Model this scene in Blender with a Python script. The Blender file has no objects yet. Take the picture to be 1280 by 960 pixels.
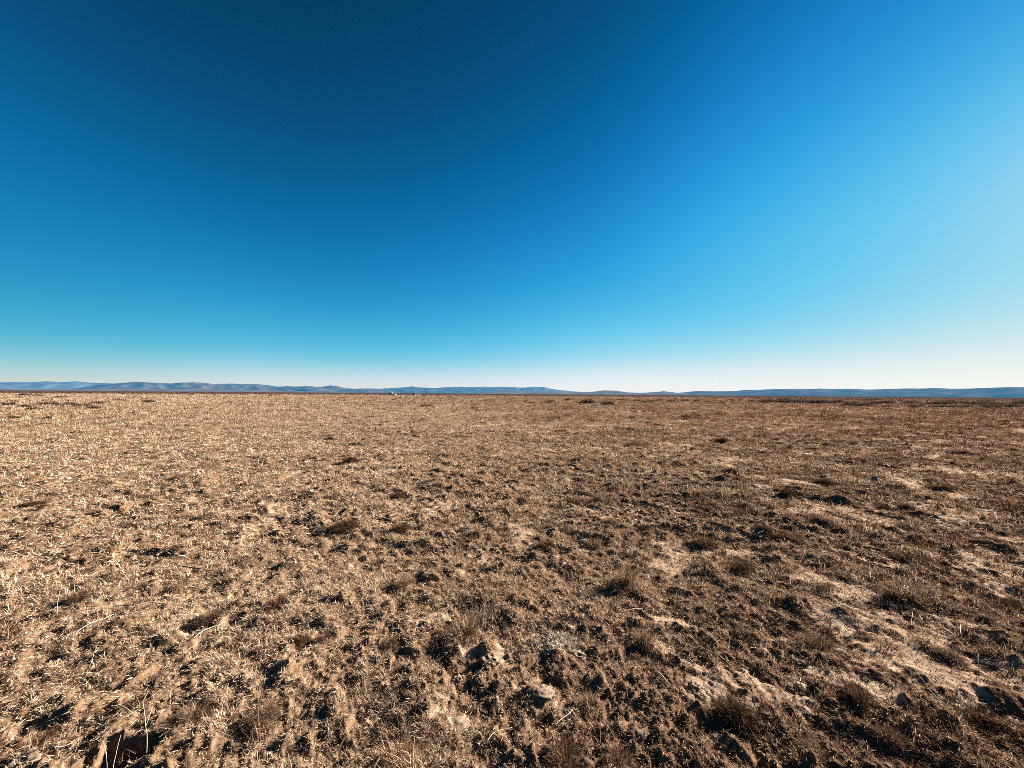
import bpy, math, random
import numpy as np
from mathutils import Matrix, Vector

sc = bpy.context.scene
COL = sc.collection
R = math.radians
random.seed(7)
rng = np.random.default_rng(11)

# ------------------------------------------------------------------ camera
FPX = 490.0            # focal length in pixels of the 1280 wide photograph
CAM_H = 1.60
PITCH = math.atan(12.3 / FPX)
ROLL = math.atan(9.5 / 1280)
cam = bpy.data.cameras.new('camera')
cam_ob = bpy.data.objects.new('camera', cam)
COL.objects.link(cam_ob)
sc.camera = cam_ob
cam.sensor_width = 36.0
cam.lens = FPX / 1280 * 36.0
cam.clip_start = 0.05
cam.clip_end = 200000
CAM_R = Matrix.Rotation(math.pi / 2 + PITCH, 3, 'X') @ Matrix.Rotation(ROLL, 3, 'Z')
cam_ob.rotation_euler = CAM_R.to_euler()
cam_ob.location = (0, 0, CAM_H)

# ------------------------------------------------------------------ sky and sun
SUN_EL, SUN_AZ = 20.0, 61.0        # azimuth clockwise from the view direction (+Y)
world = bpy.data.worlds.new('World')
sc.world = world
world.use_nodes = True
wt = world.node_tree
bg = wt.nodes['Background']
world.cycles.sampling_method = 'NONE'
sky = wt.nodes.new('ShaderNodeTexSky')
sky.sky_type = 'NISHITA'
sky.sun_disc = False
sky.sun_elevation = R(SUN_EL)
sky.sun_rotation = R(SUN_AZ)
sky.altitude = 1500
sky.air_density = 1.0
sky.dust_density = 0.18
sky.ozone_density = 3.0
sc1 = wt.nodes.new('ShaderNodeVectorMath'); sc1.operation = 'SCALE'; sc1.inputs[3].default_value = 0.05
crv = wt.nodes.new('ShaderNodeRGBCurve')
def set_curve(c, pts):
    while len(c.points) > 2:
        c.points.remove(c.points[1])
    c.points[0].location = pts[0]
    c.points[1].location = pts[-1]
    for p in pts[1:-1]:
        c.points.new(*p)
# (clear sky radiance -> radiance as the phone graded it)
def response(A, k, p, roll=0.0):
    xs = [0, .04, .08, .12, .16, .20, .25, .30, .36, .43, .52, .64, .80, 1.05, 1.4, 2.0]
    return [(x / 2, A * x ** p / (x ** p + k ** p) * (1 - roll * min(1, max(0, (x - .6) / .5)) ** 1.5) / 2) for x in xs]
SKY_R, SKY_G, SKY_B = response(.933, .430, 3.357), response(1.05, .40, 1.922), response(1.05, .382, 2.445, .169)
for c, p in zip(crv.mapping.curves, (SKY_R, SKY_G, SKY_B)):
    set_curve(c, p)
crv.mapping.extend = 'HORIZONTAL'
crv.mapping.update()
# the haze over the plain (built below) dims the low sky and adds its own light: the clear sky beyond it is that much stronger
EXPOSURE = 2.8
HAZE_D, HAZE_R, HAZE_TOP = 5.0e-5, 27500.0, 545.0
HAZE_S = (.05, .375, .68)      # what the haze itself gives where it is endlessly deep
def wmath(op, a, b=None):
    m = wt.nodes.new('ShaderNodeMath'); m.operation = op
    for i, v in enumerate((a, b)):
        if v is None: continue
        if isinstance(v, (int, float)): m.inputs[i].default_value = v
        else: wt.links.new(v, m.inputs[i])
    return m.outputs[0]
def wvec(op, a, b):
    m = wt.nodes.new('ShaderNodeVectorMath'); m.operation = op
    wt.links.new(a, m.inputs[0])
    if op == 'SCALE':
        if isinstance(b, (int, float)): m.inputs[3].default_value = b
        else: wt.links.new(b, m.inputs[3])
    elif isinstance(b, tuple): m.inputs[1].default_value = b
    else: wt.links.new(b, m.inputs[1])
    return m.outputs[0]
wtc = wt.nodes.new('ShaderNodeTexCoord')
wsep = wt.nodes.new('ShaderNodeSeparateXYZ'); wt.links.new(wtc.outputs['Generated'], wsep.inputs[0])
w_path = wmath('MINIMUM', HAZE_R, wmath('DIVIDE', HAZE_TOP, wmath('MAXIMUM', wsep.outputs[2], 1e-4)))
w_T = wmath('EXPONENT', wmath('MULTIPLY', w_path, -HAZE_D))
w_S = wt.nodes.new('ShaderNodeCombineXYZ')
for i in range(3): w_S.inputs[i].default_value = HAZE_S[i]
# uneven clearness of the sky: brighter round the sun, deeper away from it and overhead
SUN_VEC = (math.sin(R(SUN_AZ)) * math.cos(R(SUN_EL)), math.cos(R(SUN_AZ)) * math.cos(R(SUN_EL)), math.sin(R(SUN_EL)))
w_dot = wt.nodes.new('ShaderNodeVectorMath'); w_dot.operation = 'DOT_PRODUCT'
wt.links.new(wtc.outputs['Generated'], w_dot.inputs[0]); w_dot.inputs[1].default_value = SUN_VEC
def wstep(v, a, b):
    m = wt.nodes.new('ShaderNodeMapRange'); m.interpolation_type = 'SMOOTHSTEP'
    m.inputs['From Min'].default_value = min(a, b); m.inputs['From Max'].default_value = max(a, b)
    m.inputs['To Min'].default_value = 0 if a < b else 1; m.inputs['To Max'].default_value = 1 if a < b else 0
    wt.links.new(v, m.inputs['Value'])
    return m.outputs[0]
w_g, w_z = w_dot.outputs['Value'], wsep.outputs[2]
w_sum = None
for k_, (g0, g1), zz in [(.22, (.66, 1.0), (.08, .45)), (-.361, (.0, -.5), (.55, .0)), (-.18, (.6, 1.0), (.35, .08)), (-.253, (-9., -8.), (.3, .9)), (.153, (-9., -8.), (.1, .0))]:
    t_ = wmath('MULTIPLY', wmath('MULTIPLY', wstep(w_g, g0, g1), wstep(w_z, *zz)), k_)
    w_sum = t_ if w_sum is None else wmath('ADD', w_sum, t_)
wt.links.new(wvec('SCALE', sky.outputs[0], wmath('EXPONENT', w_sum)), sc1.inputs[0])
wt.links.new(sc1.outputs[0], crv.inputs['Color'])
w_D = wvec('SCALE', crv.outputs[0], 2.0)
w_air = wvec('SCALE', w_S.outputs[0], wmath('SUBTRACT', 1.0, w_T))
w_clear = wvec('SCALE', wvec('SUBTRACT', w_D, w_air), wmath('DIVIDE', 1.0, w_T))
w_clear = wvec('MAXIMUM', w_clear, (0, 0, 0))
wt.links.new(wvec('SCALE', w_clear, 1.0 / (0.05 * 2 ** EXPOSURE)), bg.inputs[0])
bg.inputs[1].default_value = 0.05

sun = bpy.data.lights.new('sun', 'SUN')
sun.energy = 5.0
sun.angle = R(0.5)
sun.color = (1.0, 0.87, 0.71)
sun_ob = bpy.data.objects.new('sun', sun)
COL.objects.link(sun_ob)
SUN_DIR = Vector((math.sin(R(SUN_AZ)) * math.cos(R(SUN_EL)), math.cos(R(SUN_AZ)) * math.cos(R(SUN_EL)), math.sin(R(SUN_EL))))
sun_ob.rotation_euler = SUN_DIR.to_track_quat('Z', 'Y').to_euler()
sun_ob.location = SUN_DIR * 50

vs = sc.view_settings
vs.view_transform = 'Standard'
vs.look = 'None'
vs.exposure = EXPOSURE
vs.gamma = 1.0
vs.use_curve_mapping = False
sc.render.engine = 'CYCLES'
cy = sc.cycles
cy.use_denoising = False          # the little grain left is that of the phone's sensor
sc.cycles.pixel_filter_type = 'BLACKMAN_HARRIS'
cy.filter_width = 0.85
cy.max_bounces = 6
cy.diffuse_bounces = 3
cy.transmission_bounces = 4
cy.volume_bounces = 1
cy.transparent_max_bounces = 6

# ------------------------------------------------------------------ helpers
def ray(px, py):
    d = CAM_R @ Vector(((px - 640) / FPX, -(py - 480) / FPX, -1.0))
    return d.normalized()
def at(px, py):
    """point of the flat ground seen at that place of the photograph"""
    d = ray(px, py)
    t = CAM_H / max(-d.z, 1e-5)
    return d.x * t, d.y * t
def dist(px, py):
    x, y = at(px, py)
    return math.hypot(x, y)

_perm = np.random.default_rng(5).permutation(256).astype(np.int32)
_perm = np.concatenate([_perm, _perm, _perm])
_ga = np.random.default_rng(6).uniform(0, 2 * math.pi, 256)
_gx, _gy = np.cos(_ga).astype(np.float32), np.sin(_ga).astype(np.float32)
def perlin(x, y):
    xi = np.floor(x); yi = np.floor(y)
    xf = (x - xi).astype(np.float32); yf = (y - yi).astype(np.float32)
    xi = xi.astype(np.int64) & 255; yi = yi.astype(np.int64) & 255
    u = xf * xf * xf * (xf * (xf * 6 - 15) + 10); v = yf * yf * yf * (yf * (yf * 6 - 15) + 10)
    def g(a, b, dx, dy):
        h = _perm[_perm[(xi + a) & 255] + ((yi + b) & 255)]
        return _gx[h] * dx + _gy[h] * dy
    n00 = g(0, 0, xf, yf); n10 = g(1, 0, xf - 1, yf); n01 = g(0, 1, xf, yf - 1); n11 = g(1, 1, xf - 1, yf - 1)
    a = n00 + u * (n10 - n00); b = n01 + u * (n11 - n01)
    return (a + v * (b - a)) * 1.5
def noise(x, y, lam, ox=0.0):
    c, s = math.cos(ox * 1.7 + .4), math.sin(ox * 1.7 + .4)
    return perlin((x * c - y * s) / lam + 17.3 + ox * 7.1, (x * s + y * c) / lam + 91.7 + ox * 3.3)
def sstep(a, b, x):
    t = np.clip((x - a) / (b - a), 0, 1)
    return t * t * (3 - 2 * t)

# bare pale patches seen in the photograph: place, half widths on the ground
BARE = []
for px, py, rx in [(815, 702, .17), (850, 712, .15), (925, 692, .2), (1000, 718, .22), (1045, 737, .20), (1075, 745, .13), (1118, 618, .30),
                   (1110, 655, .3), (1060, 660, .25), (1180, 660, .28), (1260, 672, .35), (1165, 838, .13), (1195, 858, .12), (1095, 872, .12),
                   (620, 915, .08), (570, 905, .10), (555, 880, .10), (420, 842, .12), (450, 855, .1), (672, 634, .22), (1190, 590, .5), (1060, 640, .2), (1150, 690, .15), (1235, 655, .3), (960, 630, .25), (905, 575, .5), (1245, 600, .5),
                   (1270, 570, .6), (1075, 565, .5), (1140, 548, .7), (850, 558, .8), (940, 610, .25), (890, 560, .5), (1040, 950, .1), (1260, 950, .1),
                   (1000, 700, .14), (845, 700, .15), (730, 690, .14), (1015, 605, .3), (1230, 640, .35), (1150, 560, .5), (1220, 625, .4),
                   (585, 625, .2), (380, 680, .15), (660, 670, .15), (870, 745, .12), (1040, 780, .12)]:
    x, y = at(px, py)
    BARE.append((x, y, rx))
def bare_mask(x, y):
    n = noise(x, y, 1.3, 2) * .6 + noise(x, y, .42, 3) * .50 + noise(x, y, .17, 4) * .36 + noise(x, y, .06, 5) * .34
    right = sstep(-1.0, 1.4, x / (np.abs(y) + 1.0))
    b = n - .36 + .25 * right - .10 * sstep(18, 40, np.hypot(x, y))
    for bx, by, br in BARE:
        m = (np.abs(x - bx) < 3 * br) & (np.abs(y - by) < 3 * br)
        if m.any():
            d2 = ((x[m] - bx) ** 2 + (y[m] - by) ** 2) / (br * br)
            b[m] += .40 * np.exp(-d2 * .9)
    gx, gy = at(745, 830)
    b = b - .8 * np.exp(-((x - gx) ** 2 + (y - gy) ** 2) / .30 ** 2)     # matted ground in front of the brush heap
    return sstep(-.02, .30, b) * (1 - .8 * sstep(60, 140, np.hypot(x, y)))

DENTS = []
for i in range(14):
    a = R(rng.uniform(-66, 66)); r = 1.2 + 7.5 * rng.random() ** 1.3
    DENTS.append((r * math.sin(a), r * math.cos(a), rng.uniform(.025, .06), rng.uniform(.010, .022)))
for px, py, rr, dd in [(148, 950, .12, .09), (108, 957, .07, .05), (178, 945, .06, .05), (230, 790, .075, .06), (252, 787, .05, .05), (345, 768, .05, .025), (380, 808, .05, .025), (425, 662, .09, .03), (570, 802, .06, .02)]:
    x, y = at(px, py)
    DENTS.append((x, y, rr, dd))
def height(x, y, res, bare=None):
    x = np.asarray(x, np.float64); y = np.asarray(y, np.float64)
    if bare is None:
        bare = bare_mask(x, y)
    h = np.zeros(x.shape)
    rough = 1 - .58 * bare
    for k, (lam, amp, kind) in enumerate([(420., .25, 0), (60., .12, 0), (9., .05, 0), (2.6, .026, 0), (.9, .028, 1), (.36, .026, 1), (.17, .021, 1), (.075, .017, 1), (.036, .014, 1), (.019, .007, 1)]):
        f = sstep(1.5, 3.5, lam / np.maximum(res, 1e-4))
        if lam > 50:
            f = f * sstep(25, 160, np.hypot(x, y))
        if not np.any(f > 0):
            continue
        n = noise(x, y, lam, 10 + k)
        if kind:
            n = np.abs(n) * 1.7 - .45 + n * .5
            f = f * rough
        if kind and lam > .1:
            f = f * (1 + .55 * sstep(3.5, 9, np.hypot(x, y)))
        h += amp * n * f
    near = np.hypot(x, y) < 11
    if near.any():
        xn, yn = x[near], y[near]; hn = np.zeros(xn.shape)
        for dx, dy, dr, dd in DENTS:
            m = (np.abs(xn - dx) < 2.2 * dr) & (np.abs(yn - dy) < 2.2 * dr)
            if m.any():
                q = np.hypot(xn[m] - dx, yn[m] - dy) / dr * (1 + .8 * noise(xn[m], yn[m], dr * 1.1, 70))
                hn[m] += -dd * np.clip(1 - q ** 4, 0, 1) ** .5 * (q < 1) + dd * .10 * np.exp(-((q - 1.25) / .25) ** 2)
        h[near] += hn
    return h

def np_mesh(name, verts, faces_flat, sizes, mat=None, attrs=None, smooth=False):
    me = bpy.data.meshes.new(name)
    nv = len(verts); me.vertices.add(nv)
    me.vertices.foreach_set('co', np.ascontiguousarray(verts, np.float32).ravel())
    me.loops.add(len(faces_flat)); me.polygons.add(len(sizes))
    me.loops.foreach_set('vertex_index', np.ascontiguousarray(faces_flat, np.int32))
    st = np.zeros(len(sizes), np.int32); st[1:] = np.cumsum(sizes)[:-1]
    me.polygons.foreach_set('loop_start', st)
    try:
        me.polygons.foreach_set('loop_total', np.ascontiguousarray(sizes, np.int32))
    except Exception:
        pass
    if smooth:
        me.polygons.foreach_set('use_smooth', np.ones(len(sizes), bool))
    for k, v in (attrs or {}).items():
        a = me.attributes.new(k, 'FLOAT', 'POINT'); a.data.foreach_set('value', np.ascontiguousarray(v, np.float32))
    me.update(calc_edges=True)
    if mat:
        me.materials.append(mat)
    return me
def link(name, me, parent=None, loc=None, rz=0.0, scale=None):
    o = bpy.data.objects.new(name, me); COL.objects.link(o)
    if parent: o.parent = parent
    if loc is not None: o.location = loc
    if rz: o.rotation_euler = (0, 0, rz)
    if scale is not None: o.scale = scale if not isinstance(scale, (int, float)) else (scale,) * 3
    return o
def tag(o, label=None, cat=None, group=None, kind=None):
    for k, v in (('label', label), ('category', cat), ('group', group), ('kind', kind)):
        if v: o[k] = v
    return o

def new_mat(name):
    m = bpy.data.materials.new(name); m.use_nodes = True
    return m, m.node_tree, m.node_tree.nodes['Principled BSDF']
def ramp(nt, stops, inp):
    r = nt.nodes.new('ShaderNodeValToRGB'); e = r.color_ramp.elements
    while len(e) > 1: e.remove(e[-1])
    e[0].position = stops[0][0]; e[0].color = (*stops[0][1], 1)
    for p, c in stops[1:]:
        q = e.new(p); q.color = (*c, 1)
    nt.links.new(inp, r.inputs[0])
    return r.outputs[0]
def ntex(nt, scale, detail=4, rough=.55, vec=None):
    t = nt.nodes.new('ShaderNodeTexNoise'); t.inputs['Scale'].default_value = scale
    t.inputs['Detail'].default_value = detail; t.inputs['Roughness'].default_value = rough
    if vec: nt.links.new(vec, t.inputs['Vector'])
    return t.outputs['Fac']
def math_node(nt, op, a, b):
    m = nt.nodes.new('ShaderNodeMath'); m.operation = op
    for i, v in enumerate((a, b)):
        if isinstance(v, (int, float)): m.inputs[i].default_value = v
        else: nt.links.new(v, m.inputs[i])
    return m.outputs[0]
def mixc(nt, fac, a, b):
    m = nt.nodes.new('ShaderNodeMix'); m.data_type = 'RGBA'
    if isinstance(fac, (int, float)): m.inputs[0].default_value = fac
    else: nt.links.new(fac, m.inputs[0])
    for i, v in ((6, a), (7, b)):
        if isinstance(v, tuple): m.inputs[i].default_value = (*v, 1)
        else: nt.links.new(v, m.inputs[i])
    return m.outputs[2]
def plain(name, col, rough=.7, noise_amt=.25, scale=20., metallic=0.0):
    m, nt, b = new_mat(name)
    tc = nt.nodes.new('ShaderNodeTexCoord')
    n = ntex(nt, scale, 4, .6, tc.outputs['Object'])
    c = ramp(nt, [(.3, tuple(v * (1 - noise_amt) for v in col)), (.7, tuple(min(1, v * (1 + noise_amt)) for v in col))], n)
    nt.links.new(c, b.inputs['Base Color'])
    b.inputs['Roughness'].default_value = rough; b.inputs['Metallic'].default_value = metallic
    return m

# ------------------------------------------------------------------ ground
def ground_material():
    m, nt, b = new_mat('dry soil')
    geo = nt.nodes.new('ShaderNodeNewGeometry'); pos = geo.outputs['Position']
    at_b = nt.nodes.new('ShaderNodeAttribute'); at_b.attribute_name = 'bare'
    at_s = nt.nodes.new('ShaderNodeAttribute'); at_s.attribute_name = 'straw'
    n1 = ntex(nt, 38, 6, .65, pos); n2 = ntex(nt, 5, 5, .6, pos); n3 = ntex(nt, .35, 6, .6, pos)
    litter = ramp(nt, [(.33, (0.02943, 0.01521, 0.009808)), (.47, (0.06132, 0.03434, 0.02257)), (.58, (0.09808, 0.06132, 0.0417)), (.70, (0.1422, 0.1006, 0.07111))], n1)
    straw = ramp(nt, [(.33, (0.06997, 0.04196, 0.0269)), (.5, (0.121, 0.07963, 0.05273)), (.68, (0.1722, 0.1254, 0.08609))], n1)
    soil = ramp(nt, [(.3, (0.1804, 0.1244, 0.09019)), (.55, (0.2796, 0.2075, 0.1534)), (.72, (0.3608, 0.2886, 0.2255))], n2)
    at_f = nt.nodes.new('ShaderNodeAttribute'); at_f.attribute_name = 'scrub'
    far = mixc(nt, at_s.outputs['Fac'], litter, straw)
    c = mixc(nt, at_b.outputs['Fac'], far, soil)
    c = mixc(nt, math_node(nt, 'MULTIPLY', ramp(nt, [(.45, (0, 0, 0)), (.62, (1, 1, 1))], n3), .30), c, (.085, .05, .032))
    c = mixc(nt, at_f.outputs['Fac'], c, (.06, .038, .026))
    nt.links.new(c, b.inputs['Base Color'])
    b.inputs['Roughness'].default_value = .95
    b.inputs['Specular IOR Level'].default_value = 0
    bp = nt.nodes.new('ShaderNodeBump'); bp.inputs['Strength'].default_value = .55; bp.inputs['Distance'].default_value = .006
    nt.links.new(ntex(nt, 120, 5, .7, pos), bp.inputs['Height'])
    nt.links.new(bp.outputs[0], b.inputs['Normal'])
    return m
def straw_and_light(x, y):
    """pale standing straw and painted-in light: most on the left, in a band some way off"""
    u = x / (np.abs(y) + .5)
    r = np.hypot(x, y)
    s = .60 - .62 * u + .45 * noise(x, y, 7., 31) + .3 * noise(x, y, 1.7, 32)  # leftward term: paler straw, and the side light's brighter left put into colour
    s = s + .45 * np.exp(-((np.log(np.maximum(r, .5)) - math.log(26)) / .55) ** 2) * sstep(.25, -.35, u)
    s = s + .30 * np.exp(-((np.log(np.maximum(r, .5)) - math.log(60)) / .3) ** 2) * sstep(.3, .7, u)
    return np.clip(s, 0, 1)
def scrub_amount(x, y):
    """the belt of low scrub that closes the plain in the distance"""
    r = np.hypot(x, y); u = x / (np.abs(y) + .5)
    return np.clip(sstep(170, 420, r * (1 + .35 * sstep(.2, 1.0, u)) * (1 + .25 * noise(x, y, 90., 61))), 0, .95)
GX, GY = 0.0, -0.35           # the fan starts just behind the camera's feet
rad = [.12]
while rad[-1] < 25500:
    r0 = rad[-1]
    k = .02 if r0 < .9 else .0042 if r0 < 9 else .0065 if r0 < 30 else .012 if r0 < 400 else .06
    rad.append(r0 * (1 + k))
rad = np.array(rad)
th = np.concatenate([np.linspace(-180, -72, 60, endpoint=False), np.linspace(-72, 72, 900, endpoint=False), np.linspace(72, 180, 61)])
nr, nt_ = len(rad), len(th)
RR, TT = np.meshgrid(rad, np.radians(th), indexing='ij')
X = GX + RR * np.sin(TT); Y = GY + RR * np.cos(TT)
xf, yf = X.ravel(), Y.ravel()
dth = np.gradient(np.radians(th))
RES = np.maximum(np.gradient(rad)[:, None], RR * dth[None, :] * .8).ravel()
bare_v = bare_mask(xf, yf)
Z = height(xf, yf, RES, bare_v)
ii, jj = np.meshgrid(np.arange(nr - 1), np.arange(nt_ - 1), indexing='ij')
q = np.stack([ii * nt_ + jj, (ii + 1) * nt_ + jj, (ii + 1) * nt_ + jj + 1, ii * nt_ + jj + 1], -1).reshape(-1, 4)[:, ::-1]
gm = np_mesh('ground', np.stack([xf, yf, Z], 1), q.ravel(), np.full(len(q), 4), ground_material(),
             {'bare': bare_v, 'straw': straw_and_light(xf, yf), 'scrub': scrub_amount(xf, yf)}, smooth=True)
ground = tag(link('ground', gm), kind='structure')

# ------------------------------------------------------------------ hills
def hill_material(name, c0, c1):
    m, nt, b = new_mat(name)
    geo = nt.nodes.new('ShaderNodeNewGeometry')
    n = ntex(nt, .0028, 8, .68, geo.outputs['Position'])
    nt.links.new(ramp(nt, [(.35, c0), (.65, c1)], n), b.inputs['Base Color'])
    b.inputs['Roughness'].default_value = 1.0; b.inputs['Specular IOR Level'].default_value = 0
    return m
HILL_TOP = 0.0
def hills(skyline, D, depth, mat, seed, rough=.25, foot=.0):
    """a range whose crest follows the skyline at distance D, with spurs and a back slope"""
    pts = []
    for px, py in skyline:
        d = ray(px, py)
        az = math.atan2(d.x, d.y); el = d.z / math.hypot(d.x, d.y)
        pts.append((az, max(el, 0) * D + CAM_H))
    pts.sort()
    az = np.linspace(pts[0][0], pts[-1][0], max(60, int((pts[-1][0] - pts[0][0]) * 700)))
    hp = np.interp(az, [p[0] for p in pts], [p[1] for p in pts])
    s = az * D
    hp = hp * (1 + rough * .25 * noise(s, s * 0 + seed, 1100, seed) + rough * .16 * noise(s, s * 0 + seed, 330, seed + 5))
    dep = np.linspace(-1, 1, 41)
    A, Dd = np.meshgrid(az, dep, indexing='ij')
    S = A * D
    q_ = np.abs(Dd + .14 * noise(S, Dd * depth, 2600, seed + 2)); crest = 1 - q_ ** 1.35
    ridg = 1 - np.abs(noise(S, Dd * depth * .45, 1300, seed + 3)) * 1.1 - np.abs(noise(S, Dd * depth * .5, 480, seed + 4)) * .8
    h = hp[:, None] * np.clip(crest * (1 + rough * (ridg - .55) * (1 - np.abs(Dd)) ** 0 * np.abs(Dd) * 3.0), 0, 1.02)
    h = h - 12 * (np.abs(Dd) > .97)
    rr = D + Dd * depth
    V = np.stack([rr * np.sin(A), rr * np.cos(A), h], -1).reshape(-1, 3)
    n0, n1 = A.shape
    i, j = np.meshgrid(np.arange(n0 - 1), np.arange(n1 - 1), indexing='ij')
    f = np.stack([i * n1 + j, (i + 1) * n1 + j, (i + 1) * n1 + j + 1, i * n1 + j + 1], -1).reshape(-1, 4)
    global HILL_TOP
    HILL_TOP = max(HILL_TOP, float(V[:, 2].max()))
    me = np_mesh('hills', V, f.ravel(), np.full(len(f), 4), mat, smooth=True)
    return tag(link('hills', me), kind='structure')
hm_dark = hill_material('scrubby hillside', (.015, .015, .014), (.10, .078, .06))
hm_tan = hill_material('dry hillside', (0.049, 0.042, 0.035), (0.119, 0.0945, 0.07))
hm_pale = hill_material('pale foothill', (0.0504, 0.0378, 0.0315), (0.1008, 0.0798, 0.0651))
hm_snow = hill_material('snow dusted rock', (0.021, 0.02275, 0.0245), (0.14, 0.147, 0.154))
hills([(60, 487), (90, 486), (105, 483.5), (125, 481.5), (145, 479), (165, 477.3), (180, 478), (200, 479.2), (215, 480), (225, 478.8), (240, 478.3), (255, 478.6), (268, 480), (275, 479.3),
       (290, 479.2), (305, 479.8), (320, 480.2), (335, 481), (345, 482.8), (360, 482.6), (375, 483.2), (390, 482.8), (405, 483), (414, 481.2), (422, 482.6), (432, 485), (445, 486.5), (470, 487.5), (500, 490)],
      13000, 1900, hm_dark, 3, rough=.45)
hills([(420, 487), (450, 485.6), (475, 486), (495, 484.8), (505, 483.9), (516, 482.8), (524, 484), (540, 484.8), (570, 485.4), (600, 485.8), (640, 487), (670, 489), (700, 491)], 16500, 2000, hm_dark, 9)
hills([(540, 486), (560, 483.4), (590, 483.2), (620, 483.8), (650, 484.2), (668, 483.6), (680, 484.2), (695, 487), (720, 489.5), (760, 491)], 19500, 2000, hm_tan, 14)
hills([(600, 491), (615, 489.6), (632, 487.8), (645, 488.2), (660, 489.6), (690, 489.2), (720, 490.4), (740, 489.6), (755, 487.8), (770, 488.4), (785, 490.3), (800, 491), (815, 490.2), (830, 488.8), (845, 490.6), (860, 491.4)],
      9500, 1000, hm_tan, 21)
hills([(838, 493), (850, 490.8), (870, 488.8), (890, 489), (905, 489), (920, 488.6), (935, 487.2), (945, 487.6), (960, 486.8), (985, 486.2), (1005, 486.4), (1025, 485.7), (1040, 486.6), (1060, 485.8), (1085, 486.8),
       (1110, 486), (1130, 485.6), (1150, 485.8), (1170, 485.2), (1190, 486.2), (1210, 485.8), (1240, 484.9), (1265, 484), (1290, 483.6), (1330, 484), (1400, 485), (1500, 488)], 12000, 1700, hm_dark, 27, rough=.15)
hills([(-140, 487), (-60, 485.8), (0, 486.2), (40, 485.9), (80, 486.6), (120, 486), (160, 485.8), (200, 486.4), (240, 486.2), (280, 487), (330, 487.4), (380, 489)], 8600, 700, hm_pale, 41)
hills([(-120, 482), (-60, 478), (0, 477.8), (20, 477), (40, 477.6), (60, 476.4), (75, 477.8), (95, 476.8), (110, 477.9), (130, 478.6), (160, 480), (200, 484)], 16800, 1500, hm_snow, 33)

# ------------------------------------------------------------------ haze
def haze_box():
    m = bpy.data.materials.new('haze'); m.use_nodes = True
    nt = m.node_tree; nt.nodes.clear()
    out = nt.nodes.new('ShaderNodeOutputMaterial')
    v = nt.nodes.new('ShaderNodeVolumePrincipled')
    v.inputs['Color'].default_value = (.020, .150, .336, 1)
    v.inputs['Density'].default_value = HAZE_D
    nt.links.new(v.outputs[0], out.inputs['Volume'])
    # a many sided box, so that the air is equally deep in every direction
    n, rad_, z0, z1 = 32, HAZE_R, -2.5, HAZE_TOP
    assert HILL_TOP < HAZE_TOP - 5, HILL_TOP
    V = [(rad_ * math.sin(2 * math.pi * k / n), rad_ * math.cos(2 * math.pi * k / n), z) for z in (z0, z1) for k in range(n)]
    F = list(range(n)) + [n + k for k in reversed(range(n))]
    S = [n, n]
    for k in range(n):
        k2 = (k + 1) % n
        F += [k, n + k, n + k2, k2]; S.append(4)
    return tag(link('haze', np_mesh('haze', np.array(V), F, np.array(S), m)), kind='stuff')
haze_box()

# ------------------------------------------------------------------ grass
def grass_material(name, stops, transl=.3):
    m = bpy.data.materials.new(name); m.use_nodes = True
    nt = m.node_tree; nt.nodes.clear()
    out = nt.nodes.new('ShaderNodeOutputMaterial')
    a = nt.nodes.new('ShaderNodeAttribute'); a.attribute_name = 'tint'
    c = ramp(nt, stops, a.outputs['Fac'])
    d = nt.nodes.new('ShaderNodeBsdfDiffuse'); t = nt.nodes.new('ShaderNodeBsdfTranslucent')
    nt.links.new(c, d.inputs[0]); nt.links.new(c, t.inputs[0])
    mx = nt.nodes.new('ShaderNodeMixShader'); mx.inputs[0].default_value = transl
    nt.links.new(d.outputs[0], mx.inputs[1]); nt.links.new(t.outputs[0], mx.inputs[2])
    nt.links.new(mx.outputs[0], out.inputs[0])
    return m
GRASS = grass_material('dead grass', [(0, (.024, .010, .006)), (.25, (.068, .034, .021)), (.48, (.160, .097, .064)), (.70, (.33, .238, .168)), (1, (.55, .44, .33))])

def blades(px, py, pz, az, L, lean, bend, w, tint, twist=None):
    """curved tapered blades: two bent segments each; returns verts, faces, tints"""
    n = len(px)
    dx, dy = np.sin(az), np.cos(az)
    l1 = np.clip(lean, 0, 1.62); l2 = np.clip(lean + bend, 0, 1.85)
    h1, v1 = np.sin(l1) * L * .5, np.cos(l1) * L * .5
    h2, v2 = np.sin(l2) * L * .5, np.cos(l2) * L * .5
    tw = np.zeros(n) if twist is None else twist
    wx, wy, wz = dy * np.cos(tw), -dx * np.cos(tw), np.sin(tw)
    b = np.stack([px, py, pz], 1)
    mid = b + np.stack([dx * h1, dy * h1, v1], 1)
    tip = mid + np.stack([dx * h2, dy * h2, v2], 1)
    wv = np.stack([wx, wy, wz], 1) * (w * .5)[:, None]
    V = np.stack([b - wv, b + wv, mid - wv * .85, mid + wv * .85, tip], 1).reshape(-1, 3)
    o = (np.arange(n) * 5)[:, None]
    F = np.concatenate([o + np.array([[0, 1, 3]]), o + np.array([[0, 3, 2]]), o + np.array([[2, 3, 4]])], 1)
    return V, F.ravel(), np.repeat(tint, 5)
class Acc:
    def __init__(s): s.V, s.F, s.T, s.n = [], [], [], 0
    def add(s, V, F, T):
        s.V.append(V); s.F.append(F + s.n); s.T.append(T); s.n += len(V)
    def mesh(s, name, mat):
        F = np.concatenate(s.F)
        return np_mesh(name, np.concatenate(s.V), F, np.full(len(F) // 3, 3), mat, {'tint': np.concatenate(s.T)})

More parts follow.
